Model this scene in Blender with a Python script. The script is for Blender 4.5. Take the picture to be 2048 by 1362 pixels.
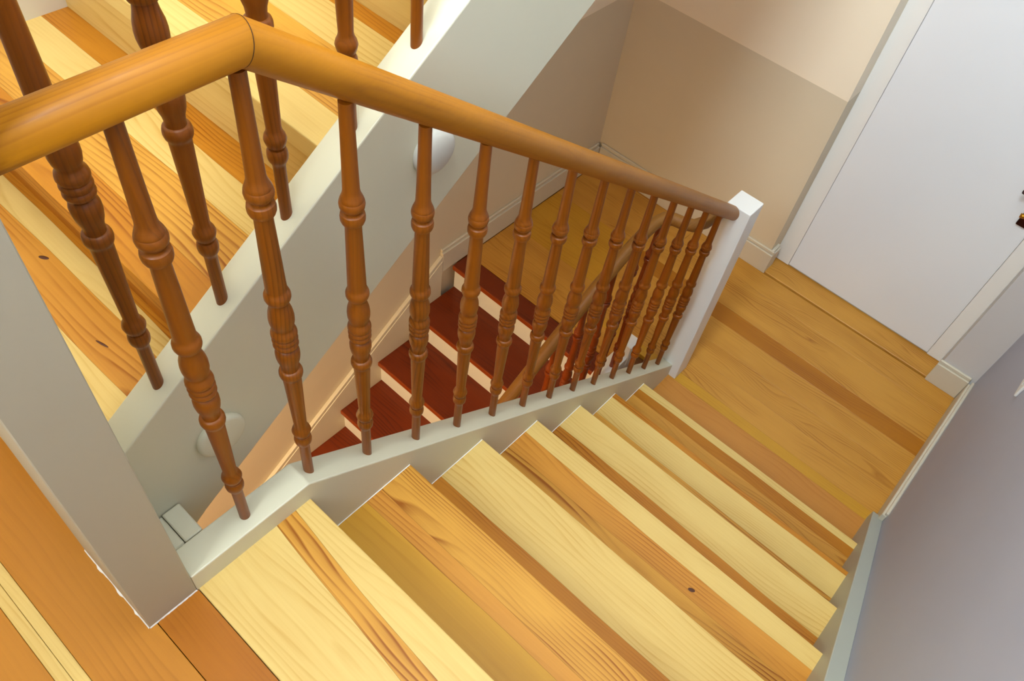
import bpy, bmesh, math, random
from mathutils import Vector, Matrix

random.seed(7)
sc = bpy.context.scene
for o in list(bpy.data.objects):
    bpy.data.objects.remove(o)
COL = sc.collection

# ------------------------------------------------------------------ camera
# X runs along the treads, Y away from the camera, Z up; the landing with the white door is Z = 0
RIGHT = Vector((0.73804294, 0.66578363, 0.10965749))
DOWN = Vector((0.57861289, -0.54086433, -0.6104694))
FWD = Vector((-0.34713071, 0.51400187, -0.7844121))
EYE = Vector((0.58764, -0.342437, 2.569261))
cam_data = bpy.data.cameras.new('camera')
cam_data.sensor_fit = 'HORIZONTAL'
cam_data.sensor_width = 36.0
cam_data.lens = 1620.43 / 2048 * 36.0
cam_data.clip_start = 0.02
cam = bpy.data.objects.new('camera', cam_data)
COL.objects.link(cam)
m = Matrix((RIGHT, -DOWN, -FWD)).transposed().to_4x4()
m.translation = EYE
cam.matrix_world = m
sc.camera = cam

# ------------------------------------------------------------------ world, daylight, exposure
world = bpy.data.worlds.new('world')
sc.world = world
world.use_nodes = True
bg = world.node_tree.nodes['Background']
bg.inputs['Color'].default_value = (0.80, 0.88, 1.0, 1)
bg.inputs['Strength'].default_value = 0.6


def area_light(name, loc, size_x, size_y, direction, power, color):
    ld = bpy.data.lights.new(name, 'AREA')
    ld.shape = 'RECTANGLE'
    ld.size, ld.size_y = size_x, size_y
    ld.energy = power
    ld.color = color
    o = bpy.data.objects.new(name, ld)
    COL.objects.link(o)
    o.location = loc
    o.rotation_euler = Vector(direction).to_track_quat('-Z', 'Y').to_euler()
    return o


# daylight in the openings of the stairwell: half-landing window, clerestory above it, rooflight
area_light('daylight_window', (0.20, -1.28, 3.28), 0.50, 0.78, (0, 1, -0.001), 64, (0.80, 0.91, 1.0))
area_light('daylight_clerestory', (0.20, -0.33, 4.20), 0.56, 0.62, (0, 1, -0.001), 116, (0.80, 0.91, 1.0))
area_light('daylight_rooflight', (0.20, 1.05, 4.52), 0.9, 1.3, (0, 0, -1), 5, (0.84, 0.93, 1.0))

sc.view_settings.view_transform = 'Standard'
sc.view_settings.look = 'None'
sc.view_settings.gamma = 1.0
sc.view_settings.use_curve_mapping = False
sc.view_settings.exposure = -0.32
sc.cycles.use_denoising = True
sc.cycles.max_bounces = 8
sc.cycles.diffuse_bounces = 5
sc.cycles.adaptive_threshold = 0.04


# ------------------------------------------------------------------ materials
def srgb(r, g, b):
    def f(c):
        c /= 255.0
        return c / 12.92 if c <= 0.04045 else ((c + 0.055) / 1.055) ** 2.4
    return (f(r), f(g), f(b), 1.0)


def new_mat(name):
    mt = bpy.data.materials.new(name)
    mt.use_nodes = True
    nt = mt.node_tree
    return mt, nt, nt.nodes, nt.links, nt.nodes['Principled BSDF']


def paint(name, col, rough=0.55, bump=0.04, mottling=0.04):
    mt, nt, N, L, P = new_mat(name)
    tc = N.new('ShaderNodeTexCoord')
    n1 = N.new('ShaderNodeTexNoise')
    n1.inputs['Scale'].default_value = 3.0
    n1.inputs['Detail'].default_value = 3.0
    L.new(tc.outputs['Object'], n1.inputs['Vector'])
    mx = N.new('ShaderNodeMix')
    mx.data_type = 'RGBA'
    mx.inputs['A'].default_value = col
    mx.inputs['B'].default_value = tuple(c * (1 - mottling * 2) for c in col[:3]) + (1,)
    L.new(n1.outputs['Fac'], mx.inputs['Factor'])
    L.new(mx.outputs['Result'], P.inputs['Base Color'])
    P.inputs['Roughness'].default_value = rough
    n2 = N.new('ShaderNodeTexNoise')
    n2.inputs['Scale'].default_value = 160.0
    n2.inputs['Detail'].default_value = 2.0
    L.new(tc.outputs['Object'], n2.inputs['Vector'])
    bp = N.new('ShaderNodeBump')
    bp.inputs['Strength'].default_value = bump
    bp.inputs['Distance'].default_value = 0.002
    L.new(n2.outputs['Fac'], bp.inputs['Height'])
    L.new(bp.outputs['Normal'], P.inputs['Normal'])
    return mt


def wood(name, light, dark, bands=42.0, contrast=0.6, rough=0.42, axis='X', wander=0.035, knots=0.0, coat=0.06):
    """Sawn softwood: growth bands running along `axis`, wandering slowly, plus fine pores."""
    mt, nt, N, L, P = new_mat(name)
    tc = N.new('ShaderNodeTexCoord')
    oi = N.new('ShaderNodeObjectInfo')
    off = N.new('ShaderNodeVectorMath')
    off.operation = 'SCALE'
    off.inputs[0].default_value = (13.7, 7.3, 3.1)
    L.new(oi.outputs['Random'], off.inputs['Scale'])
    add = N.new('ShaderNodeVectorMath')
    add.operation = 'ADD'
    L.new(tc.outputs['Object'], add.inputs[0])
    L.new(off.outputs[0], add.inputs[1])
    # slow wander of the grain
    long_s, cross_s = 1.3, 7.0
    sv = {'X': (long_s, cross_s, cross_s), 'Y': (cross_s, long_s, cross_s), 'Z': (cross_s, cross_s, long_s)}[axis]
    mp = N.new('ShaderNodeMapping')
    mp.inputs['Scale'].default_value = sv
    L.new(add.outputs[0], mp.inputs['Vector'])
    nz = N.new('ShaderNodeTexNoise')
    nz.inputs['Scale'].default_value = 1.0
    nz.inputs['Detail'].default_value = 2.0
    L.new(mp.outputs[0], nz.inputs['Vector'])
    wmul = N.new('ShaderNodeMath')
    wmul.operation = 'MULTIPLY'
    wmul.inputs[1].default_value = wander * 4
    L.new(nz.outputs['Fac'], wmul.inputs[0])
    sp = N.new('ShaderNodeSeparateXYZ')
    L.new(add.outputs[0], sp.inputs[0])
    cr = N.new('ShaderNodeMath')
    cr.operation = 'ADD'
    L.new(sp.outputs['Y' if axis != 'Y' else 'X'], cr.inputs[0])
    if axis == 'Z':
        L.new(sp.outputs['X'], cr.inputs[1])
    else:
        zz = N.new('ShaderNodeMath')
        zz.operation = 'MULTIPLY'
        zz.inputs[1].default_value = 0.0 if axis == 'Y' else 0.5
        L.new(sp.outputs['Z'], zz.inputs[0])
        L.new(zz.outputs[0], cr.inputs[1])
    c2 = N.new('ShaderNodeMath')
    c2.operation = 'ADD'
    L.new(cr.outputs[0], c2.inputs[0])
    L.new(wmul.outputs[0], c2.inputs[1])
    bm_ = N.new('ShaderNodeMath')
    bm_.operation = 'MULTIPLY'
    bm_.inputs[1].default_value = bands * 2.2
    L.new(c2.outputs[0], bm_.inputs[0])
    fr = N.new('ShaderNodeMath')
    fr.operation = 'FRACT'
    L.new(bm_.outputs[0], fr.inputs[0])
    rp = N.new('ShaderNodeValToRGB')
    e = rp.color_ramp.elements
    e[0].position, e[0].color = 0.0, (0.05, 0.05, 0.05, 1)
    e[1].position, e[1].color = 1.0, (0.1, 0.1, 0.1, 1)
    k = rp.color_ramp.elements.new(0.55)
    k.color = (0.25, 0.25, 0.25, 1)
    k = rp.color_ramp.elements.new(0.86)
    k.color = (1, 1, 1, 1)
    L.new(fr.outputs[0], rp.inputs['Fac'])
    # patches where the bands fade out
    mp2 = N.new('ShaderNodeMapping')
    mp2.inputs['Scale'].default_value = tuple(v * 0.9 + 0.6 for v in sv)
    mp2.inputs['Location'].default_value = (3.1, 1.7, 9.2)
    L.new(add.outputs[0], mp2.inputs['Vector'])
    nz2 = N.new('ShaderNodeTexNoise')
    nz2.inputs['Scale'].default_value = 1.6
    nz2.inputs['Detail'].default_value = 3.0
    L.new(mp2.outputs[0], nz2.inputs['Vector'])
    fade = N.new('ShaderNodeMapRange')
    fade.inputs['From Min'].default_value = 0.38
    fade.inputs['From Max'].default_value = 0.66
    L.new(nz2.outputs['Fac'], fade.inputs['Value'])
    bandv = N.new('ShaderNodeMath')
    bandv.operation = 'MULTIPLY'
    L.new(rp.outputs['Color'], bandv.inputs[0])
    L.new(fade.outputs['Result'], bandv.inputs[1])
    # broad tint + fine pores
    fine = {'X': (6, 260, 260), 'Y': (260, 6, 260), 'Z': (260, 260, 6)}[axis]
    mp3 = N.new('ShaderNodeMapping')
    mp3.inputs['Scale'].default_value = fine
    L.new(add.outputs[0], mp3.inputs['Vector'])
    nz3 = N.new('ShaderNodeTexNoise')
    nz3.inputs['Scale'].default_value = 1.0
    nz3.inputs['Detail'].default_value = 2.0
    L.new(mp3.outputs[0], nz3.inputs['Vector'])
    s1 = N.new('ShaderNodeMath')
    s1.operation = 'MULTIPLY'
    s1.inputs[1].default_value = 0.30
    L.new(nz3.outputs['Fac'], s1.inputs[0])
    s2 = N.new('ShaderNodeMath')
    s2.operation = 'MULTIPLY_ADD'
    s2.inputs[1].default_value = contrast
    L.new(bandv.outputs[0], s2.inputs[0])
    L.new(s1.outputs[0], s2.inputs[2])
    s3 = N.new('ShaderNodeMath')
    s3.operation = 'MULTIPLY_ADD'
    s3.inputs[1].default_value = 0.35
    L.new(nz2.outputs['Fac'], s3.inputs[0])
    L.new(s2.outputs[0], s3.inputs[2])
    s4 = N.new('ShaderNodeMath')
    s4.operation = 'SUBTRACT'
    s4.use_clamp = True
    s4.inputs[1].default_value = 0.22
    L.new(s3.outputs[0], s4.inputs[0])
    mx = N.new('ShaderNodeMix')
    mx.data_type = 'RGBA'
    mx.inputs['A'].default_value = light
    mx.inputs['B'].default_value = dark
    L.new(s4.outputs[0], mx.inputs['Factor'])
    out = mx.outputs['Result']
    if knots > 0:
        mk = N.new('ShaderNodeMapping')
        mk.inputs['Scale'].default_value = {'X': (2.2, 5.5, 0.01), 'Y': (5.5, 2.2, 0.01), 'Z': (5.5, 5.5, 2.2)}[axis]
        L.new(add.outputs[0], mk.inputs['Vector'])
        vo = N.new('ShaderNodeTexVoronoi')
        vo.inputs['Scale'].default_value = 0.9
        L.new(mk.outputs[0], vo.inputs['Vector'])
        kr = N.new('ShaderNodeMapRange')
        kr.inputs['From Min'].default_value = 0.055
        kr.inputs['From Max'].default_value = 0.02
        kr.inputs['To Max'].default_value = knots
        L.new(vo.outputs['Distance'], kr.inputs['Value'])
        mk2 = N.new('ShaderNodeMix')
        mk2.data_type = 'RGBA'
        mk2.inputs['B'].default_value = srgb(92, 48, 20)
        L.new(kr.outputs['Result'], mk2.inputs['Factor'])
        L.new(out, mk2.inputs['A'])
        out = mk2.outputs['Result']
    L.new(out, P.inputs['Base Color'])
    P.inputs['Roughness'].default_value = rough
    P.inputs['Specular IOR Level'].default_value = 0.32
    P.inputs['Coat Weight'].default_value = coat
    P.inputs['Coat Roughness'].default_value = 0.18
    return mt


def plain(name, col, rough=0.4, metallic=0.0):
    mt, nt, N, L, P = new_mat(name)
    tc = N.new('ShaderNodeTexCoord')
    n1 = N.new('ShaderNodeTexNoise')
    n1.inputs['Scale'].default_value = 40.0
    L.new(tc.outputs['Object'], n1.inputs['Vector'])
    mr = N.new('ShaderNodeMapRange')
    mr.inputs['To Min'].default_value = max(0.05, rough - 0.06)
    mr.inputs['To Max'].default_value = rough + 0.06
    L.new(n1.outputs['Fac'], mr.inputs['Value'])
    L.new(mr.outputs['Result'], P.inputs['Roughness'])
    P.inputs['Base Color'].default_value = col
    P.inputs['Metallic'].default_value = metallic
    return mt


PALE = wood('pine_pale', srgb(220, 190, 116), srgb(184, 136, 52), 34, 0.55)
STRAW = wood('pine_straw', srgb(202, 150, 46), srgb(170, 114, 16), 30, 0.4)
AMBER = wood('pine_amber', srgb(212, 156, 62), srgb(146, 82, 8), 46, 1.1)
ORANGE = wood('pine_orange', srgb(192, 126, 32), srgb(142, 76, 4), 44, 0.95)
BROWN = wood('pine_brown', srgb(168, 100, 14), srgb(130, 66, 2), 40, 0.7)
KNOTTY = wood('pine_knotty', srgb(204, 142, 54), srgb(154, 88, 14), 34, 0.85, knots=0.8)
OAKY = wood('landing_wood', srgb(202, 146, 58), srgb(152, 92, 18), 38, 0.75, wander=0.05)
OAKY_PINK = wood('landing_wood_pinkish', srgb(196, 134, 58), srgb(166, 100, 28), 30, 0.4)
OAKY_YELLOW = wood('landing_wood_yellow', srgb(200, 148, 42), srgb(170, 112, 16), 30, 0.5)
OAKY_DARK = wood('landing_wood_dark', srgb(176, 112, 20), srgb(138, 76, 4), 40, 0.6)
RED = wood('red_stained_wood', srgb(116, 44, 7), srgb(62, 17, 2), 26, 0.6, rough=0.42, knots=0.5)
RED_LIT_EDGE = wood('red_stained_lit_edge', srgb(150, 66, 14), srgb(110, 42, 6), 26, 0.4, rough=0.42)  # lighter red, light catching the nosing edges is put into the colour
HANDRAIL = wood('varnished_rail', srgb(180, 116, 12), srgb(128, 70, 3), 95, 0.35, rough=0.48, axis='Y', wander=0.004, coat=0.04)
LANDING_SMOOTH = wood('half_landing_wood', srgb(188, 124, 38), srgb(150, 90, 16), 30, 0.35)
BALUSTER = wood('varnished_baluster', srgb(140, 75, 7), srgb(86, 40, 1), 60, 0.6, rough=0.4, axis='Z', wander=0.02, coat=0.08)
RED_BALUSTER = wood('red_varnished_baluster', srgb(136, 58, 8), srgb(80, 24, 2), 60, 0.5, rough=0.36, axis='Z', wander=0.02, coat=0.1)
RED_RAIL = wood('red_flight_rail', srgb(146, 98, 38), srgb(100, 62, 18), 60, 0.4, rough=0.5, axis='Y', wander=0.02, coat=0.03)
SUBFLOOR = wood('subfloor_timber', srgb(120, 72, 24), srgb(84, 44, 12), 30, 0.4, rough=0.6)
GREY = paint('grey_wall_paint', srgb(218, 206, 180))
SHADED_GREY = paint('shaded_grey_paint', srgb(184, 176, 154))  # darker grey wall paint, the pier's shade is put into the colour
NEUTRAL = paint('neutral_grey_wall_paint', srgb(206, 204, 203))
BLUE_LIT_GREY = paint('blue_lit_grey_wall_paint', srgb(176, 182, 203))  # grey wall paint with the blue daylight tint put into its colour
GREEN_GREY = paint('grey_string_paint', srgb(182, 188, 180), rough=0.42, bump=0.02)
CREAM = paint('cream_wall_paint', srgb(248, 236, 212))
STRING = paint('stringer_paint', srgb(220, 217, 192), rough=0.42, bump=0.02)
TRIM = paint('skirting_paint', srgb(212, 204, 184), rough=0.45, bump=0.02)
WHITE = paint('white_gloss_paint', srgb(236, 236, 232), rough=0.35, bump=0.02, mottling=0.02)
DOORW = paint('door_paint', srgb(232, 236, 240), rough=0.4, bump=0.01, mottling=0.01)
CAULK = paint('white_caulk', srgb(240, 238, 232), rough=0.6)
BRONZE = plain('dark_bronze', srgb(60, 26, 20), 0.3, 0.6)
BRASS = plain('aged_brass', srgb(176, 122, 30), 0.3, 0.8)
PLATE = plain('switch_plastic', srgb(225, 225, 222), 0.35)
SEAM = plain('dark_seam', srgb(60, 34, 14), 0.8)
GLASS = plain('window_pane_frosted', srgb(225, 235, 240), 0.5)


# ------------------------------------------------------------------ geometry helpers
def link(name, me, mat, parent=None, loc=(0, 0, 0)):
    o = bpy.data.objects.new(name, me)
    COL.objects.link(o)
    if mat and len(me.materials) == 0:
        me.materials.append(mat)
    o.location = loc
    if parent is not None:
        o.parent = parent
    return o


def wpos(o):
    """world position of an object built with pure translations"""
    v = Vector(o.location)
    p = o.parent
    while p is not None:
        v += Vector(p.location)
        p = p.parent
    return v


def empty(name, loc=(0, 0, 0), parent=None):
    o = bpy.data.objects.new(name, None)
    o.empty_display_size = 0.1
    COL.objects.link(o)
    o.location = loc
    if parent is not None:
        o.parent = parent
    return o


def tag(o, label=None, cat=None, group=None, kind=None):
    if label:
        o['label'] = label
    if cat:
        o['category'] = cat
    if group:
        o['group'] = group
    if kind:
        o['kind'] = kind
    return o


def box(name, x0, x1, y0, y1, z0, z1, mat, parent=None, c=0.0, seg=1):
    """box given in world coordinates, origin at its centre, all edges bevelled by c"""
    ctr = Vector(((x0 + x1) / 2, (y0 + y1) / 2, (z0 + z1) / 2))
    bm = bmesh.new()
    bmesh.ops.create_cube(bm, size=1.0)
    for v in bm.verts:
        v.co.x *= (x1 - x0)
        v.co.y *= (y1 - y0)
        v.co.z *= (z1 - z0)
    if c > 0:
        bmesh.ops.bevel(bm, geom=list(bm.edges), offset=c, segments=seg, affect='EDGES', profile=0.5)
    me = bpy.data.meshes.new(name)
    bm.to_mesh(me)
    bm.free()
    base = wpos(parent) if parent is not None else Vector((0, 0, 0))
    return link(name, me, mat, parent, ctr - base)


def prism(name, poly, x0, x1, mat, parent=None, c=0.0, axis='X'):
    """polygon (a, b) extruded along an axis: X -> (Y, Z); Y -> (X, Z); Z -> (X, Y)"""
    bm = bmesh.new()

    def P(a, b, t):
        return {'X': (t, a, b), 'Y': (a, t, b), 'Z': (a, b, t)}[axis]
    A = [bm.verts.new(P(a, b, x0)) for a, b in poly]
    B = [bm.verts.new(P(a, b, x1)) for a, b in poly]
    n = len(poly)
    bm.faces.new(A)
    bm.faces.new(B[::-1])
    for i in range(n):
        bm.faces.new((A[i], B[i], B[(i + 1) % n], A[(i + 1) % n])[::-1])
    bmesh.ops.recalc_face_normals(bm, faces=bm.faces)
    if c > 0:
        bmesh.ops.bevel(bm, geom=list(bm.edges), offset=c, segments=2, affect='EDGES', profile=0.5)
    ctr = Vector((0, 0, 0))
    for v in bm.verts:
        ctr += v.co
    ctr /= len(bm.verts)
    for v in bm.verts:
        v.co -= ctr
    me = bpy.data.meshes.new(name)
    bm.to_mesh(me)
    bm.free()
    base = wpos(parent) if parent is not None else Vector((0, 0, 0))
    return link(name, me, mat, parent, ctr - base)


def lathe_mesh(name, prof, mat, seg=24):
    """profile of (z, r) turned about Z; origin at z = 0"""
    bm = bmesh.new()
    rings = []
    for z, r in prof:
        rings.append([bm.verts.new((r * math.cos(2 * math.pi * i / seg), r * math.sin(2 * math.pi * i / seg), z)) for i in range(seg)])
    for a, b in zip(rings[:-1], rings[1:]):
        for i in range(seg):
            bm.faces.new((a[i], a[(i + 1) % seg], b[(i + 1) % seg], b[i]))
    bm.faces.new(rings[0][::-1])
    bm.faces.new(rings[-1])
    for f in bm.faces:
        f.smooth = len(f.verts) == 4
    me = bpy.data.meshes.new(name)
    bm.to_mesh(me)
    bm.free()
    me.set_sharp_from_angle(angle=math.radians(38))
    me.materials.append(mat)
    return me


def tube_mesh(name, pts, r, seg=28, squash=1.0, cap=True):
    """round bar along a polyline with mitred joints"""
    pts = [Vector(p) for p in pts]
    bm = bmesh.new()
    rings = []
    n = len(pts)
    up = Vector((0, 0, 1))
    for i, p in enumerate(pts):
        if i == 0:
            t = (pts[1] - p).normalized()
            tan = t
            sc_ = 1.0
        elif i == n - 1:
            tan = (p - pts[i - 1]).normalized()
            t = tan
            sc_ = 1.0
        else:
            a = (p - pts[i - 1]).normalized()
            b = (pts[i + 1] - p).normalized()
            tan = (a + b).normalized()
            t = a
        side = tan.cross(up).normalized()
        nrm = side.cross(tan).normalized()
        # mitre stretch in the bend plane
        bend = Vector((0, 0, 0))
        k = 1.0
        if 0 < i < n - 1:
            bend = (b - a)
            if bend.length > 1e-5:
                bend.normalize()
                k = 1.0 / max(0.3, a.dot(tan))
        ring = []
        for j in range(seg):
            th = 2 * math.pi * j / seg
            d = side * math.cos(th) * r + nrm * math.sin(th) * r * squash
            if k != 1.0:
                d += bend * d.dot(bend) * (k - 1)
            ring.append(bm.verts.new(p + d))
        rings.append(ring)
    for a, b in zip(rings[:-1], rings[1:]):
        for j in range(seg):
            f = bm.faces.new((a[j], a[(j + 1) % seg], b[(j + 1) % seg], b[j]))
            f.smooth = True
    if cap:
        bm.faces.new(rings[0][::-1])
        bm.faces.new(rings[-1])
    bmesh.ops.recalc_face_normals(bm, faces=bm.faces)
    me = bpy.data.meshes.new(name)
    bm.to_mesh(me)
    bm.free()
    return me


def planks(parent, x0, x1, ztop, thick, strips, gap=0.0006, c=0.0007, name='plank'):
    """straight floor boards; strips: list of (y0, y1, material)"""
    for y0, y1, mat in strips:
        box(name, x0, x1, y0 + gap / 2, y1 - gap / 2, ztop - thick, ztop, mat, parent, c=c)


def staves(parent, x0, x1, ztop, thick, strips, amp=0.005, drift=None, gap=0.0003, name='plank'):
    """glued staves of one tread: outer edges straight, inner seams wandering along the grain"""
    rg = random.Random(int(abs(ztop) * 1000 + abs(x0) * 77 + len(strips)))
    n = 28

    def seam(y, am, dr):
        p = [rg.uniform(0, 6.28) for _ in range(3)]
        k = [rg.uniform(2.0, 3.6), rg.uniform(5.0, 8.0), rg.uniform(14, 22)]
        return [y + dr * (i / n) + am * (0.6 * math.sin(k[0] * i / n + p[0]) + 0.3 * math.sin(k[1] * i / n + p[1]) + 0.12 * math.sin(k[2] * i / n + p[2])) for i in range(n + 1)]
    lines = [seam(strips[0][0], 0, 0)]
    for i, (y0, y1, mat) in enumerate(strips):
        last = i == len(strips) - 1
        w = min(y1 - y0, (strips[i + 1][1] - strips[i + 1][0]) if not last else 1)
        lines.append(seam(y1, 0 if last else min(amp, w * 0.28), 0 if last else ((drift or {}).get(i, 0.0))))
    xs = [x0 + (x1 - x0) * i / n for i in range(n + 1)]
    for i, (y0, y1, mat) in enumerate(strips):
        lo = [y + gap / 2 for y in lines[i]]
        hi = [y - gap / 2 for y in lines[i + 1]]
        poly = [(x, y) for x, y in zip(xs, lo)] + [(x, y) for x, y in reversed(list(zip(xs, hi)))]
        o_ = prism(name, poly, ztop - thick, ztop, mat, parent, axis='Z')
        # soften the front arris a little
        if i == len(strips) - 1 or i == 0:
            bm = bmesh.new()
            bm.from_mesh(o_.data)
            tgt = max(v.co.y for v in bm.verts) if i == len(strips) - 1 else min(v.co.y for v in bm.verts)
            ed = [e for e in bm.edges if all(abs(v.co.y - tgt) < 1e-5 and v.co.z > 0 for v in e.verts)]
            if ed:
                bmesh.ops.bevel(bm, geom=ed, offset=0.0025, segments=2, affect='EDGES', profile=0.5)
            bm.to_mesh(o_.data)
            bm.free()


# ------------------------------------------------------------------ dimensions
H = 0.18          # riser
G = 0.2392        # going of the pale flight
XL, XR = -1.02, 0.930      # side walls
YF = 2.485        # far wall face
YN = -1.30        # near wall face
Z_HALF = 7 * H    # half-landing level 1.26
X_STR = 0.89      # inner face of right-hand string

# ------------------------------------------------------------------ room shell
# side walls: grey dado below, cream above, at the height it has on the landing
zb, zt = -2.6, 4.6
ZD = 0.903
wl = box('wall_left', XL - 0.12, XL, YN - 0.12, YF + 0.22, zb, zt, GREY)
tag(wl, 'grey painted left wall of the stairwell', kind='structure')
wr = box('wall_right', XR, XR + 0.12, YN - 0.12, YF + 0.22, zb, zt, BLUE_LIT_GREY)
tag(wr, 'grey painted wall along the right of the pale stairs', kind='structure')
# the cream upper zone of the left wall over the landing
box('upper_zone', XL, XL + 0.004, 1.30, YF, ZD, 2.34, CREAM, wl)

wf = empty('wall_far', ((XL - 0.042) / 2, YF, 0))
tag(wf, 'far wall beyond the landing, grey below and cream above', kind='structure')
box('lower_zone', XL, -0.042, YF, YF + 0.22, zb, ZD, GREY, wf)
box('upper_zone', XL, -0.042, YF, YF + 0.22, ZD, zt, CREAM, wf)
box('door_side_pier', 0.787, XR, YF - 0.005, YF + 0.22, zb, zt, NEUTRAL, wf)
box('door_header', -0.042, 0.787, YF, YF + 0.22, 2.02, zt, CREAM, wf)
box('threshold_wall', -0.042, 0.787, YF, YF + 0.22, zb, -0.03, GREY, wf)

# near wall with the window opening
wn = empty('wall_near', (0, YN, 0))
tag(wn, 'wall behind the half landing with the stair window', kind='structure')
W1 = (-0.07, 0.47, 2.85, 3.70)       # x0 x1 z0 z1
yn0, yn1 = YN - 0.12, YN


def nwall(x0, x1, z0, z1):
    box('wall_panel', x0, x1, yn0, yn1, z0, z1, GREY, wn)


nwall(XL, XR, W1[3], zt)
nwall(XL, W1[0], W1[2], W1[3])
nwall(W1[1], XR, W1[2], W1[3])
nwall(XL, XR, zb, W1[2])


def window(name, x0, x1, z0, z1, label):
    w = empty(name, ((x0 + x1) / 2, YN - 0.06, z0))
    tag(w, label, kind='structure')
    y0, y1 = YN - 0.10, YN - 0.05
    box('window_frame', x0, x1, y0, y1, z0, z0 + 0.05, WHITE, w, c=0.004)
    box('window_frame', x0, x1, y0, y1, z1 - 0.05, z1, WHITE, w, c=0.004)
    box('window_frame', x0, x0 + 0.05, y0, y1, z0 + 0.05, z1 - 0.05, WHITE, w, c=0.004)
    box('window_frame', x1 - 0.05, x1, y0, y1, z0 + 0.05, z1 - 0.05, WHITE, w, c=0.004)
    box('pane', x0 + 0.05, x1 - 0.05, y0 + 0.01, y0 + 0.016, z0 + 0.05, z1 - 0.05, GLASS, w)


window('window_1', *W1, 'white framed window over the half landing behind the viewer')

# ceiling: low over the half landing, then a clerestory wall up to the main ceiling with a rooflight
cl = empty('ceiling', (0, 0, 4.6))
tag(cl, 'white ceiling of the stairwell with a rooflight', kind='structure')
YC, ZC = -0.35, 3.76
CW = (-0.11, 0.51, 3.86, 4.54)
RX0, RX1, RY0, RY1 = -0.30, 0.70, 0.35, 1.75
box('ceiling_panel', XL, XR, YN, YC - 0.1, ZC, ZC + 0.12, CREAM, cl)
box('ceiling_panel', XL, XR, YC - 0.1, RY0, 4.6, 4.72, CREAM, cl)
box('ceiling_panel', XL, XR, RY1, YF, 4.6, 4.72, CREAM, cl)
box('ceiling_panel', XL, RX0, RY0, RY1, 4.6, 4.72, CREAM, cl)
box('ceiling_panel', RX1, XR, RY0, RY1, 4.6, 4.72, CREAM, cl)
wc = empty('wall_clerestory', (0, YC, ZC))
tag(wc, 'clerestory wall above the half landing', kind='structure')
box('wall_panel', XL, CW[0], YC - 0.1, YC, ZC, 4.6, CREAM, wc)
box('wall_panel', CW[1], XR, YC - 0.1, YC, ZC, 4.6, CREAM, wc)
box('wall_panel', CW[0], CW[1], YC - 0.1, YC, ZC, CW[2], CREAM, wc)
box('wall_panel', CW[0], CW[1], YC - 0.1, YC, CW[3], 4.6, CREAM, wc)
cw = empty('window_2', ((CW[0] + CW[1]) / 2, YC - 0.05, CW[2]))
tag(cw, 'white framed clerestory window above the half landing', kind='structure')
box('window_frame', CW[0], CW[1], YC - 0.08, YC - 0.03, CW[2], CW[2] + 0.04, WHITE, cw)
box('window_frame', CW[0], CW[1], YC - 0.08, YC - 0.03, CW[3] - 0.04, CW[3], WHITE, cw)
box('window_frame', CW[0], CW[0] + 0.04, YC - 0.08, YC - 0.03, CW[2] + 0.04, CW[3] - 0.04, WHITE, cw)
box('window_frame', CW[1] - 0.04, CW[1], YC - 0.08, YC - 0.03, CW[2] + 0.04, CW[3] - 0.04, WHITE, cw)
box('pane', CW[0] + 0.04, CW[1] - 0.04, YC - 0.06, YC - 0.054, CW[2] + 0.04, CW[3] - 0.04, GLASS, cw)
rl = empty('window_3', (0.2, 1.05, 4.62))
tag(rl, 'white framed rooflight above the stairwell', kind='structure')
box('window_frame', RX0, RX1, RY0, RY0 + 0.04, 4.6, 4.68, WHITE, rl)
box('window_frame', RX0, RX1, RY1 - 0.04, RY1, 4.6, 4.68, WHITE, rl)
box('window_frame', RX0, RX0 + 0.04, RY0 + 0.04, RY1 - 0.04, 4.6, 4.68, WHITE, rl)
box('window_frame', RX1 - 0.04, RX1, RY0 + 0.04, RY1 - 0.04, 4.6, 4.68, WHITE, rl)
box('pane', RX0 + 0.04, RX1 - 0.04, RY0 + 0.04, RY1 - 0.04, 4.66, 4.666, GLASS, rl)

# ------------------------------------------------------------------ landing floor with the door (Z = 0)
fl = prism('floor', [(XL, 1.505), (-0.215, 1.505), (-0.215, 1.62), (-0.06, 1.62), (-0.06, 1.44), (XR, 1.44), (XR, YF), (XL, YF)],
           -0.20, -0.022, SUBFLOOR, axis='Z')
tag(fl, 'amber timber floor of the landing in front of the white door', kind='structure')
LB = [(1.675, 1.722, OAKY_YELLOW), (1.722, 1.84, OAKY), (1.84, 1.955, OAKY), (1.955, 2.075, OAKY), (2.075, 2.165, OAKY_DARK),
      (2.165, 2.345, OAKY), (2.345, 2.47, OAKY)]
planks(fl, 0.0, 0.914, 0, 0.022, [(1.45, 1.675, OAKY_PINK)])
planks(fl, -0.06, 0.0, 0, 0.022, [(1.62, 1.675, OAKY_PINK)])
for y0, y1, mt in LB:
    xa = -1.0
    # butt joints staggered, so each course has two boards
    xj = random.uniform(-0.55, -0.20)
    planks(fl, xa, xj, 0, 0.022, [(y0, y1, random.choice([OAKY, OAKY_DARK, OAKY_YELLOW]))])
    planks(fl, xj + 0.001, 0.914, 0, 0.022, [(y0, y1, mt)])
planks(fl, -1.0, -0.215, 0, 0.022, [(1.555, 1.675, OAKY)])
thr = box('plank', -0.042, 0.787, 2.475, 2.60, -0.022, 0.008, OAKY, fl, c=0.002)      # threshold
tag(thr, 'brown threshold board under the white door')

# ------------------------------------------------------------------ skirting boards of the landing


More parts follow.
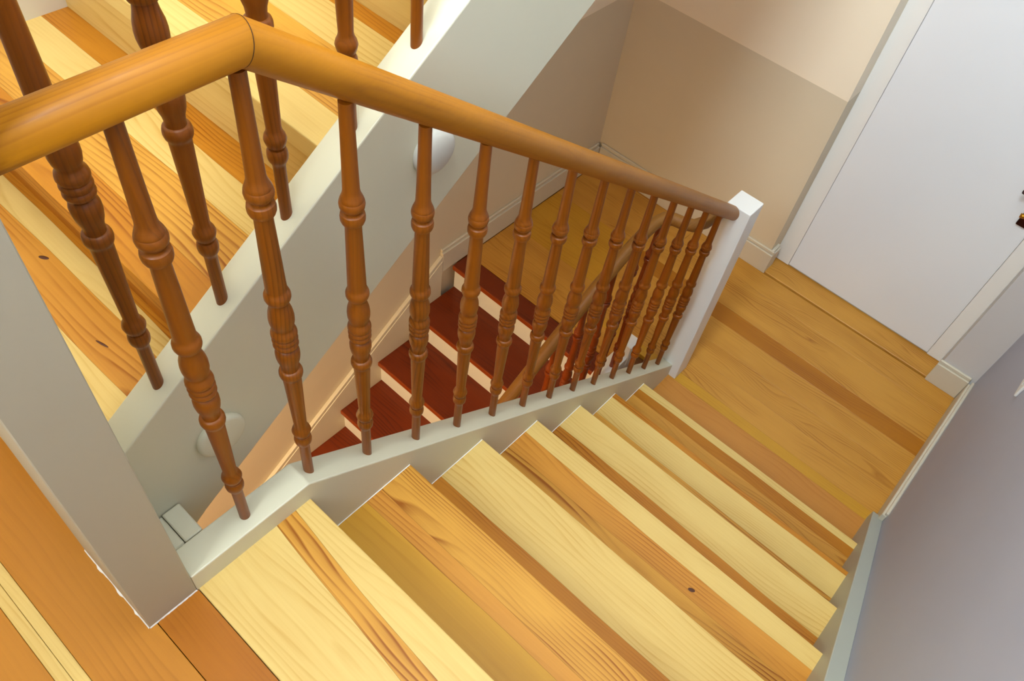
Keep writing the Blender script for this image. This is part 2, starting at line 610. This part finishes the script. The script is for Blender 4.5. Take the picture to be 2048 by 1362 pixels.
def skirting(name, kind_axis, a0, a1, face, depth_dir, zbase, label, height=0.128, thick=0.018):
    s = empty(name, (0, 0, zbase))
    tag(s, label, kind='structure')
    th = thick * depth_dir
    lo, hi = sorted((face, face + th))
    lo2, hi2 = sorted((face, face + th * 0.62))
    if kind_axis == 'X':
        box('board', a0, a1, lo, hi, zbase, zbase + height - 0.018, TRIM, s, c=0.002)
        box('moulding', a0, a1, lo2, hi2, zbase + height - 0.018, zbase + height, TRIM, s, c=0.003)
    else:
        box('board', lo, hi, a0, a1, zbase, zbase + height - 0.018, TRIM, s, c=0.002)
        box('moulding', lo2, hi2, a0, a1, zbase + height - 0.018, zbase + height, TRIM, s, c=0.003)
    return s


b1 = skirting('baseboard_far', 'X', XL + 0.018, -0.022, YF, -1, 0, 'grey skirting along the far wall up to the door recess')
box('board', -0.042, -0.022, YF, YF + 0.06, 0, 0.110, TRIM, b1, c=0.002)
box('moulding', -0.042, -0.028, YF, YF + 0.06, 0.110, 0.128, TRIM, b1, c=0.003)
skirting('baseboard_left', 'Y', 1.395, YF - 0.018, XL, 1, 0, 'grey skirting on the left wall of the landing')
skirting('baseboard_right', 'Y', 1.655, YF - 0.024, XR, -1, 0, 'pale skirting along the right wall of the landing')
skirting('baseboard_door', 'X', 0.777, XR - 0.018, YF - 0.005, -1, 0, 'short skirting piece between door and right wall')

# ------------------------------------------------------------------ door
d = empty('door_1', (0.38, 2.60, 0))
tag(d, 'plain white door recessed in the far wall', kind='structure')
leaf = box('door_leaf', 0.0342, 0.7238, 2.5925, 2.640, 0.016, 1.96, DOORW, d, c=0.001)
box('casing', -0.042, 0.033, 2.590, 2.64, 0.010, 2.02, WHITE, d, c=0.002)
box('casing', 0.725, 0.787, 2.590, 2.64, 0.010, 2.02, WHITE, d, c=0.002)
box('casing', 0.033, 0.725, 2.590, 2.64, 1.963, 2.02, WHITE, d, c=0.002)
# handle: back plate with a lever and a thumb turn above it
hb = box('handle_plate', 0.668, 0.706, 2.582, 2.592, 0.74, 0.96, BRONZE, d, c=0.004, seg=2)
lv = link('lever', tube_mesh('lever', [(0.69, 2.60, 0.805), (0.69, 2.562, 0.805), (0.685, 2.55, 0.805), (0.672, 2.545, 0.804), (0.662, 2.544, 0.803)], 0.0085, 16), BRASS, hb, -wpos(hb))
tn = link('thumb_turn', tube_mesh('thumb_turn', [(0.668, 2.60, 0.872), (0.655, 2.560, 0.876), (0.624, 2.545, 0.886)], 0.009, 14), BRONZE, hb, -wpos(hb))

# ------------------------------------------------------------------ half-landing floor (Z = 1.26)
hf = prism('floor_half_landing', [(XL, YN), (XR, YN), (XR, -0.02), (0.0, -0.02), (0.0, -0.225), (-0.18, -0.225), (-0.18, -0.27), (XL, -0.27)],
           Z_HALF - 0.20, Z_HALF - 0.024, SUBFLOOR, axis='Z')
tag(hf, 'orange timber floor of the half landing in the lower left corner', kind='structure')
staves(hf, 0.0, X_STR, Z_HALF, 0.024, [(-0.225, -0.070, PALE), (-0.070, -0.030, AMBER), (-0.030, 0.0, PALE)], amp=0.006, drift={0: -0.075, 1: -0.07})
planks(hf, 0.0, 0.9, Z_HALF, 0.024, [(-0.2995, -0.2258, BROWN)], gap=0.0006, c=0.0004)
HB = [(-0.412, -0.300, LANDING_SMOOTH), (-0.430, -0.412, PALE), (-0.448, -0.430, PALE), (-0.56, -0.448, LANDING_SMOOTH), (-0.68, -0.56, LANDING_SMOOTH),
      (-0.80, -0.68, AMBER), (-0.92, -0.80, ORANGE), (-1.04, -0.92, STRAW), (-1.16, -1.04, AMBER), (-1.30, -1.16, OAKY)]
for y0, y1, mt in HB:
    planks(hf, XL, 0.9, Z_HALF, 0.024, [(y0, y1, mt)])
planks(hf, XL, -0.18, Z_HALF, 0.024, [(-0.300, -0.275, OAKY)])

# pier at the head of the well
pier = empty('wall_pier', (-0.08, -0.27, Z_HALF))
tag(pier, 'narrow grey pier standing on the half landing at the head of the railing', kind='structure')
box('pier_body', -0.18, 0.0, -0.312, -0.228, Z_HALF, 2.50, SHADED_GREY, pier, c=0.0015)
# irregular white caulk along its foot
rng = random.Random(3)
cm = bmesh.new()
n = 26
for (ax, fixed, s0, s1, sgn) in (('Y', 0.0, -0.312, -0.228, 1), ('X', -0.312, -0.18, 0.0, -1)):
    prev = None
    for i in range(n + 1):
        t = s0 + (s1 - s0) * i / n
        wv = 0.0011 + 0.0007 * rng.random() + (0.0018 if (ax == 'X' and i in (6, 7, 14, 15, 21)) else 0)
        if ax == 'Y':
            a = cm.verts.new((fixed, t, Z_HALF + 0.003)); b = cm.verts.new((fixed + wv * sgn, t, Z_HALF + 0.0005))
        else:
            a = cm.verts.new((t, fixed, Z_HALF + 0.003)); b = cm.verts.new((t, fixed + wv * sgn, Z_HALF + 0.0005))
        if prev:
            cm.faces.new((prev[0], prev[1], b, a))
        prev = (a, b)
bmesh.ops.recalc_face_normals(cm, faces=cm.faces)
me = bpy.data.meshes.new('caulk_line')
cm.to_mesh(me)
cm.free()
link('caulk_line', me, CAULK, pier, -wpos(pier))

# cross piece closing the well between the two strings
cp = empty('trim_1', (-0.09, -0.2, 1.25))
tag(cp, 'grey cross piece closing the narrow well beside the pier', kind='structure')
box('board', -0.1205, -0.0565, -0.2275, -0.2008, 1.06, 1.3075, STRING, cp, c=0.002)
box('board', -0.1205, -0.0565, -0.1995, -0.168, 1.06, 1.310, STRING, cp, c=0.002)

# ------------------------------------------------------------------ pale flight going down to the landing
TREADS = {}
f1 = empty('stair_flight', (0.45, 0.8, 0))
tag(f1, 'pale pine stairs going down from the viewer to the landing with the white door', 'staircase')
T = {
    1: [(-0.02, 0.122, STRAW), (0.122, 0.160, KNOTTY), (0.160, 0.2392, AMBER)],
    2: [(0.2192, 0.340, ORANGE), (0.340, 0.4784, PALE)],
    3: [(0.4584, 0.602, AMBER), (0.602, 0.664, KNOTTY), (0.664, 0.7176, PALE)],
    4: [(0.6976, 0.850, ORANGE), (0.850, 0.9568, PALE)],
    5: [(0.9368, 1.088, AMBER), (1.088, 1.176, PALE), (1.176, 1.196, ORANGE)],
    6: [(1.176, 1.365, OAKY), (1.365, 1.404, OAKY_DARK), (1.404, 1.4352, PALE)],
}
for k in range(1, 7):
    z = (7 - k) * H
    y0, y1 = T[k][0][0], T[k][-1][1]
    tr = TREADS[('down', k)] = box('tread', 0.004, X_STR - 0.004, y0 + 0.006, y1 - 0.006, z - 0.032, z - 0.006, AMBER, f1)
    staves(tr, 0.0, X_STR, z, 0.036, T[k])
    box('caulk_line', 0.0, 0.0016, y0 + 0.05, y1 - 0.002, z, z + 0.0009, CAULK, tr)
for k in range(0, 7):      # risers under every nosing
    z = (7 - k) * H
    yn = k * G - 0.022
    zt_ = z - 0.036 if k else z - 0.024
    box('riser', 0.0005, X_STR - 0.0005, yn - 0.016, yn, z - H, zt_ if k else z - 0.2, AMBER, f1)
# inner closed string (kerb) the balusters stand on
SL1 = -0.744
KZ = Z_HALF + 0.05


def kz1(y):
    return KZ + SL1 * max(0.0, y - 0.0024)


yE = 1.676
prism('stringer', [(-0.228, KZ), (0.0024, KZ), (yE, kz1(yE)), (yE, -0.02), (yE - 0.1, -0.20), (0.05, 0.93), (-0.228, 1.05)],
      -0.055, 0.0, STRING, f1, c=0.0025)
# right string against the wall
def kzr(y):
    return Z_HALF + 0.062 - 0.7525 * y


rs = prism('stringer', [(-0.30, kzr(-0.08)), (-0.08, kzr(-0.08)), (1.69, kzr(1.69)), (1.69, -0.03), (1.5, -0.15), (-0.05, 1.02), (-0.30, 1.02)],
      X_STR, XR, GREEN_GREY, f1, c=0.002)
tag(rs, 'pale grey string board along the right wall')
# soffit
prism('soffit', [(0.0, 0.98), (1.56, -0.194), (1.56, -0.224), (0.0, 0.95)], 0.0, X_STR, GREY, f1)

# ------------------------------------------------------------------ upper flight going up behind the railing
AX0, AX1 = -0.18, -0.122          # its outer string
f2 = empty('stair_flight', (-0.6, 0.4, Z_HALF))
tag(f2, 'upper pine stairs rising behind the front railing at top left', 'staircase')
G2 = 0.262


def ny(nn):
    return -0.044 + G2 * (nn - 2)


OV = 0.035
T2 = {
    1: [(ny(1), -0.139, PALE), (-0.139, -0.060, KNOTTY), (-0.060, -0.024, PALE), (-0.024, 0.0, ORANGE)],
    2: [(ny(2), 0.035, ORANGE), (0.035, 0.128, AMBER), (0.128, 0.196, PALE), (0.196, 0.262, ORANGE)],
    3: [(ny(3), 0.281, PALE), (0.281, 0.400, AMBER), (0.400, 0.482, PALE), (0.482, 0.524, ORANGE)],
    4: [(ny(4), 0.56, PALE), (0.56, 0.67, AMBER), (0.67, 0.786, PALE)],
    5: [(ny(5), 0.86, AMBER), (0.86, 0.95, PALE), (0.95, 1.048, ORANGE)],
    6: [(ny(6), 1.10, PALE), (1.10, 1.20, AMBER), (1.20, 1.31, PALE)],
}
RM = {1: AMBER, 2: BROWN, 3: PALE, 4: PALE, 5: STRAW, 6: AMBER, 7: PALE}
for nn in range(1, 7):
    z = Z_HALF + nn * H
    y0, y1 = T2[nn][0][0], T2[nn][-1][1]
    tr = TREADS[('up', nn)] = box('tread', XL + 0.026, AX0 - 0.004, y0 + 0.006, y1 - 0.006, z - 0.032, z - 0.006, AMBER, f2)
    staves(tr, XL + 0.022, AX0, z, 0.036, T2[nn])
for nn in range(1, 8):
    z = Z_HALF + nn * H
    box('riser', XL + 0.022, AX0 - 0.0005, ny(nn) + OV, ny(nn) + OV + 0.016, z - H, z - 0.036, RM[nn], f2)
SL2 = 0.69


def kz2(y):
    return 1.513 + SL2 * (y + 0.203)


yb0, yb1 = -0.228, 1.36
prism('stringer', [(yb0, kz2(yb0)), (yb1, kz2(yb1)), (yb1, kz2(yb1) - 0.334), (-0.13, kz2(-0.13) - 0.334), (yb0, 1.15)], AX0, AX1, STRING, f2, c=0.0025)
prism('soffit', [(-0.20, 1.12), (1.33, 2.20), (1.33, 2.17), (-0.20, 1.09)], XL + 0.022, AX0, CREAM, f2)
prism('wall_string', [(-0.30, Z_HALF), (-0.30, 1.40), (ny(1), 1.47), (ny(7), 2.55), (1.36, 2.55), (1.36, 2.2), (-0.2, 1.1)], XL, XL + 0.022, TRIM, f2, c=0.002)

# upper landing slab over the far end
ul = box('floor_upper_landing', XL, -0.115, 1.345, YF, 2.34, 2.52, CREAM)
tag(ul, 'slab of the next landing over the left of the landing', kind='structure')

# ------------------------------------------------------------------ red flight going down on the left
f3 = empty('stair_flight', (-0.6, 0.9, -0.6))
tag(f3, 'dark red stained stairs with white risers going down at the left of the landing', 'staircase')
H3, G3, N3 = 0.1475, 0.219, 8
RX_IN = -0.212
for i in range(0, N3):
    z = -i * H3
    yn = 1.46 - i * G3
    y1 = 1.553 if i == 0 else yn + G3 + 0.022
    tr = box('tread', XL + 0.02, RX_IN, yn, y1, z - 0.026, z, RED, f3, c=0.003, seg=2)
    box('nosing', XL + 0.02, RX_IN, yn - 0.003, yn + 0.004, z - 0.025, z - 0.002, RED_LIT_EDGE, tr, c=0.001)
    box('riser', XL + 0.02, RX_IN, yn + 0.014, yn + 0.028, z - H3, z - 0.026, WHITE, f3)


def nz3(y):
    return -(1.46 - y) * H3 / G3


ya, yb_ = -0.25, 1.394
prism('wall_string', [(ya, nz3(ya) + 0.115), (yb_, nz3(yb_) + 0.115), (yb_, -0.2), (ya, nz3(ya) - 0.25)], XL, XL + 0.02, TRIM, f3, c=0.002)
prism('moulding', [(ya, nz3(ya) + 0.115), (yb_, nz3(yb_) + 0.115), (yb_, nz3(yb_) + 0.138), (ya, nz3(ya) + 0.138)], XL, XL + 0.017, TRIM, f3, c=0.002)
RS0, RS1 = -0.21, -0.15


def kz3(y):
    return nz3(y) + 0.055


prism('stringer', [(ya, kz3(ya)), (1.46, kz3(1.46)), (1.62, 0.055), (1.62, -0.2), (ya, nz3(ya) - 0.28)], RS0, RS1, WHITE, f3, c=0.002)
prism('soffit', [(ya, nz3(ya) - 0.25), (1.47, -0.205), (1.47, -0.235), (ya, nz3(ya) - 0.28)], XL + 0.02, RS0, GREY, f3)
lf = box('floor_lower', XL, XR, YN, 1.6, -1.38, -1.20, OAKY)
tag(lf, 'timber floor below the red stairs', kind='structure')

# ------------------------------------------------------------------ balusters
PROF = [(-0.014, 0.0086), (0.088, 0.0088), (0.0935, 0.0098), (0.097, 0.0118), (0.1015, 0.0136), (0.108, 0.0143), (0.1145, 0.0136), (0.1185, 0.0118),
        (0.1192, 0.0100), (0.1222, 0.0100), (0.1232, 0.0124), (0.128, 0.0140), (0.134, 0.0146), (0.140, 0.0138), (0.1445, 0.0114), (0.150, 0.0106),
        (0.20, 0.0114), (0.25, 0.0128), (0.280, 0.0136), (0.2845, 0.0140), (0.287, 0.0154), (0.292, 0.0165), (0.297, 0.0164), (0.3015, 0.0152), (0.3030, 0.0140), (0.3036, 0.0122),
        (0.309, 0.0122), (0.316, 0.0130), (0.325, 0.0150), (0.335, 0.0164), (0.344, 0.0164), (0.350, 0.0150), (0.3528, 0.0134), (0.3536, 0.0122),
        (0.3555, 0.0132), (0.358, 0.0158), (0.362, 0.0170), (0.3655, 0.0166), (0.3675, 0.0150), (0.3695, 0.0158), (0.373, 0.0172), (0.3765, 0.0168), (0.3785, 0.0152),
        (0.3805, 0.0160), (0.384, 0.0174), (0.388, 0.0172), (0.392, 0.0162), (0.396, 0.0142), (0.399, 0.0138),
        (0.404, 0.0150), (0.412, 0.0164), (0.421, 0.0166), (0.431, 0.0156), (0.441, 0.0138), (0.448, 0.0127), (0.4528, 0.0126),
        (0.4536, 0.0146), (0.456, 0.0156), (0.460, 0.0167), (0.4655, 0.0166), (0.470, 0.0152), (0.4725, 0.0140), (0.478, 0.0139),
        (0.52, 0.0131), (0.57, 0.0120), (0.600, 0.0114), (0.6045, 0.0120), (0.6065, 0.0146), (0.611, 0.0161), (0.617, 0.0164), (0.622, 0.0154), (0.6238, 0.0140), (0.6245, 0.0108),
        (0.6290, 0.0106), (0.6298, 0.0142), (0.633, 0.0160), (0.6385, 0.0167), (0.6435, 0.0160), (0.6450, 0.0150), (0.6462, 0.0153), (0.651, 0.0142), (0.656, 0.0123), (0.662, 0.0113),
        (0.70, 0.0104), (0.75, 0.0096), (0.795, 0.0093)]
PROF = [(z_, r_ * 1.05 if r_ > 0.0145 else (r_ * 0.95 if r_ < 0.0108 and 0.1 < z_ < 0.64 else r_)) for z_, r_ in PROF]
BAL = lathe_mesh('baluster', PROF, BALUSTER, 26)
RBAL = lathe_mesh('red_baluster', PROF, RED_BALUSTER, 20)

# front railing: level by the pier, then down beside the pale stairs to the newel
RZ = 2.115
r1 = empty('stair_railing', (-0.03, 0.7, 0.8))
tag(r1, 'front wooden stair railing with turned balusters and a thick round handrail', 'railing')
newel_y = 1.675
ends = [(-0.030, -0.226, RZ), (-0.030, 0.030, RZ), (-0.026, 1.69, 0.856)]
# two lengths with a mitred butt joint between them
full = tube_mesh('handrail', ends, 0.0235, 40)
hro = link('handrail', full, HANDRAIL, r1, -wpos(r1))
# fine dark joint line at the mitre
mid = (Vector((0, 1, 0)) + (Vector(ends[2]) - Vector(ends[1])).normalized()).normalized()
jm = bpy.data.meshes.new('joint')
jb = bmesh.new()
seg = 40
side = Vector((1, 0, 0))
up_ = side.cross(mid).normalized()
kk = 1.0 / mid.dot(Vector((0, 1, 0)))
R0_ = []
for off in (-0.0005, 0.0005):
    R0_.append([jb.verts.new(Vector(ends[1]) + mid * off + side * math.cos(2 * math.pi * j / seg) * 0.02362 + up_ * math.sin(2 * math.pi * j / seg) * 0.02362 * kk) for j in range(seg)])
for j in range(seg):
    jb.faces.new((R0_[0][j], R0_[0][(j + 1) % seg], R0_[1][(j + 1) % seg], R0_[1][j]))
jb.to_mesh(jm)
jb.free()
link('joint', jm, SEAM, hro, (0, 0, 0))
for i in range(14):
    y = -0.107 + 0.1294 * i
    b = link('baluster', BAL, None, r1, Vector((-0.0285, y, kz1(y))) - wpos(r1))
    b.rotation_euler = (0, 0, random.uniform(0, 6.28))
# white square newel post with a slightly chamfered head
nx0, nx1 = -0.055, 0.031
npst = box('newel_post', nx0, nx1, newel_y, newel_y + 0.086, 0.0, 0.895, WHITE, r1, c=0.003, seg=2)
tag(npst, 'white square newel post')

# rear railing on the upper flight
r2 = empty('stair_railing', (-0.15, 0.4, 1.9))
tag(r2, 'rear railing of the upper stairs, balusters cut off by the top edge', 'railing')
for i in range(12):
    y = -0.118 + 0.1247 * i
    b = link('baluster', BAL, None, r2, Vector((-0.15, y, kz2(y))) - wpos(r2))
    b.rotation_euler = (0, 0, random.uniform(0, 6.28))
link('handrail', tube_mesh('handrail', [(-0.15, -0.226, kz2(-0.226) + 0.805), (-0.15, 1.36, kz2(1.36) + 0.805)], 0.0235, 32), HANDRAIL, r2, -wpos(r2))

# lower railing of the red flight, seen through the front balusters
r3 = empty('stair_railing', (-0.18, 1.1, 0.3))
tag(r3, 'dim lower railing of the red stairs seen through the front balusters', 'railing')
RP = [(-0.18, 0.10, 0.03), (-0.18, 0.60, 0.36), (-0.18, 0.83, 0.510), (-0.18, 1.035, 0.638), (-0.18, 1.203, 0.742), (-0.18, 1.33, 0.806), (-0.18, 1.42, 0.836), (-0.178, 1.47, 0.845),
      (-0.168, 1.505, 0.848), (-0.145, 1.525, 0.848), (-0.115, 1.535, 0.846), (-0.088, 1.555, 0.843), (-0.072, 1.60, 0.84), (-0.066, 1.69, 0.836)]
link('handrail', tube_mesh('handrail', RP, 0.021, 24), RED_RAIL, r3, -wpos(r3))


def rail3(y):
    for a, b in zip(RP[:-1], RP[1:]):
        if a[1] <= y <= b[1]:
            return a[2] + (b[2] - a[2]) * (y - a[1]) / (b[1] - a[1])
    return RP[-1][2]


for i in range(9):
    y = 1.545 - 0.1255 * i
    zb_ = kz3(min(y, 1.46)) if y < 1.46 else 0.055
    hh = rail3(y) - zb_
    b = link('baluster', RBAL, None, r3, Vector((-0.18 if y < 1.5 else -0.172, y if y < 1.5 else 1.500, zb_ if y < 1.5 else 0.055)) - wpos(r3))
    b.scale = (1, 1, hh / 0.80)
box('newel_block', -0.212, -0.148, 1.575, 1.64, 0.0, 0.12, WHITE, r3, c=0.003)

# ------------------------------------------------------------------ small things
# two round covers on the side of the upper string
DOME = paint('dome_cover_paint', srgb(210, 210, 202), rough=0.45, bump=0.01)
flat = lathe_mesh('round_cover', [(0.0, 0.041), (0.003, 0.0425), (0.008, 0.0425), (0.0115, 0.040), (0.013, 0.036), (0.0135, 0.02), (0.0135, 0.001)], STRING, 40)
dome = lathe_mesh('dome_cover', [(0.0, 0.040), (0.003, 0.0415), (0.009, 0.041), (0.016, 0.037), (0.021, 0.029), (0.024, 0.018), (0.025, 0.001)], DOME, 40)
o = link('round_cover', flat, None, None, (AX1, -0.068, 1.412))
o.rotation_euler = (0, math.radians(90), 0)
tag(o, 'flat round cover low on the grey side of the upper stairs, behind the first baluster', 'cover')
o = link('round_cover', dome, None, None, (AX1, 0.390, 1.741))
o.rotation_euler = (0, math.radians(90), 0)
tag(o, 'white domed round cover on the grey side of the upper stairs, under the handrail', 'cover')

# light switch on the right wall
sw = empty('light_switch', (XR, 1.62, 0.85))
tag(sw, 'pale light switch plate on the right wall at the picture edge', 'switch')
box('plate', XR - 0.008, XR, 1.655, 1.735, 0.865, 0.985, PLATE, sw, c=0.003, seg=2)
box('rocker', XR - 0.012, XR - 0.008, 1.675, 1.715, 0.895, 0.955, PLATE, sw, c=0.0015)

# unseen lamp added under the half landing to brighten the red stairs
lamp = empty('added_lamp', (-0.50, -0.62, Z_HALF - 0.2))
tag(lamp, 'unseen round lamp added under the half landing to brighten the red stairs', 'lamp')
base = lathe_mesh('lamp_base', [(-0.035, 0.10), (-0.030, 0.115), (0.0, 0.12)], WHITE, 32)
link('lamp_base', base, None, lamp, (0, 0, 0))
glow, gnt, gN, gL, gP = new_mat('lamp_glow')
gP.inputs['Emission Color'].default_value = (1.0, 0.80, 0.52, 1)
gP.inputs['Emission Strength'].default_value = 6.0
diff = lathe_mesh('lamp_diffuser', [(-0.075, 0.001), (-0.070, 0.05), (-0.058, 0.08), (-0.036, 0.096)], glow, 32)
link('lamp_diffuser', diff, None, lamp, (0, 0, 0))
ld = bpy.data.lights.new('added_lamp_light', 'AREA')
ld.shape = 'DISK'
ld.size = 0.2
ld.energy = 58
ld.color = (1.0, 0.71, 0.38)
lo = bpy.data.objects.new('added_lamp_light', ld)
COL.objects.link(lo)
lo.parent = lamp
lo.location = (0, 0, -0.08)

# knots and a short split showing dark in the pale timber
KNOT = plain('knot_wood', srgb(84, 44, 20), 0.6)


def knot(key, x, y, z, rx, ry, turn=0.0):
    tr_ = TREADS[key]
    me_ = lathe_mesh('knot', [(0.0, 1.0), (0.0004, 0.9), (0.0006, 0.3)], KNOT, 14)
    for v in me_.vertices:
        v.co.x *= rx
        v.co.y *= ry
    k_ = link('knot', me_, None, tr_, Vector((x, y, z)) - wpos(tr_))
    k_.rotation_euler = (0, 0, turn)


knot(('up', 1), -0.610, -0.077, Z_HALF + H, 0.010, 0.004, 0.5)
knot(('up', 1), -0.375, -0.108, Z_HALF + H, 0.014, 0.0022, 0.25)
knot(('down', 3), 0.577, 0.623, 4 * H, 0.009, 0.005, 0.4)
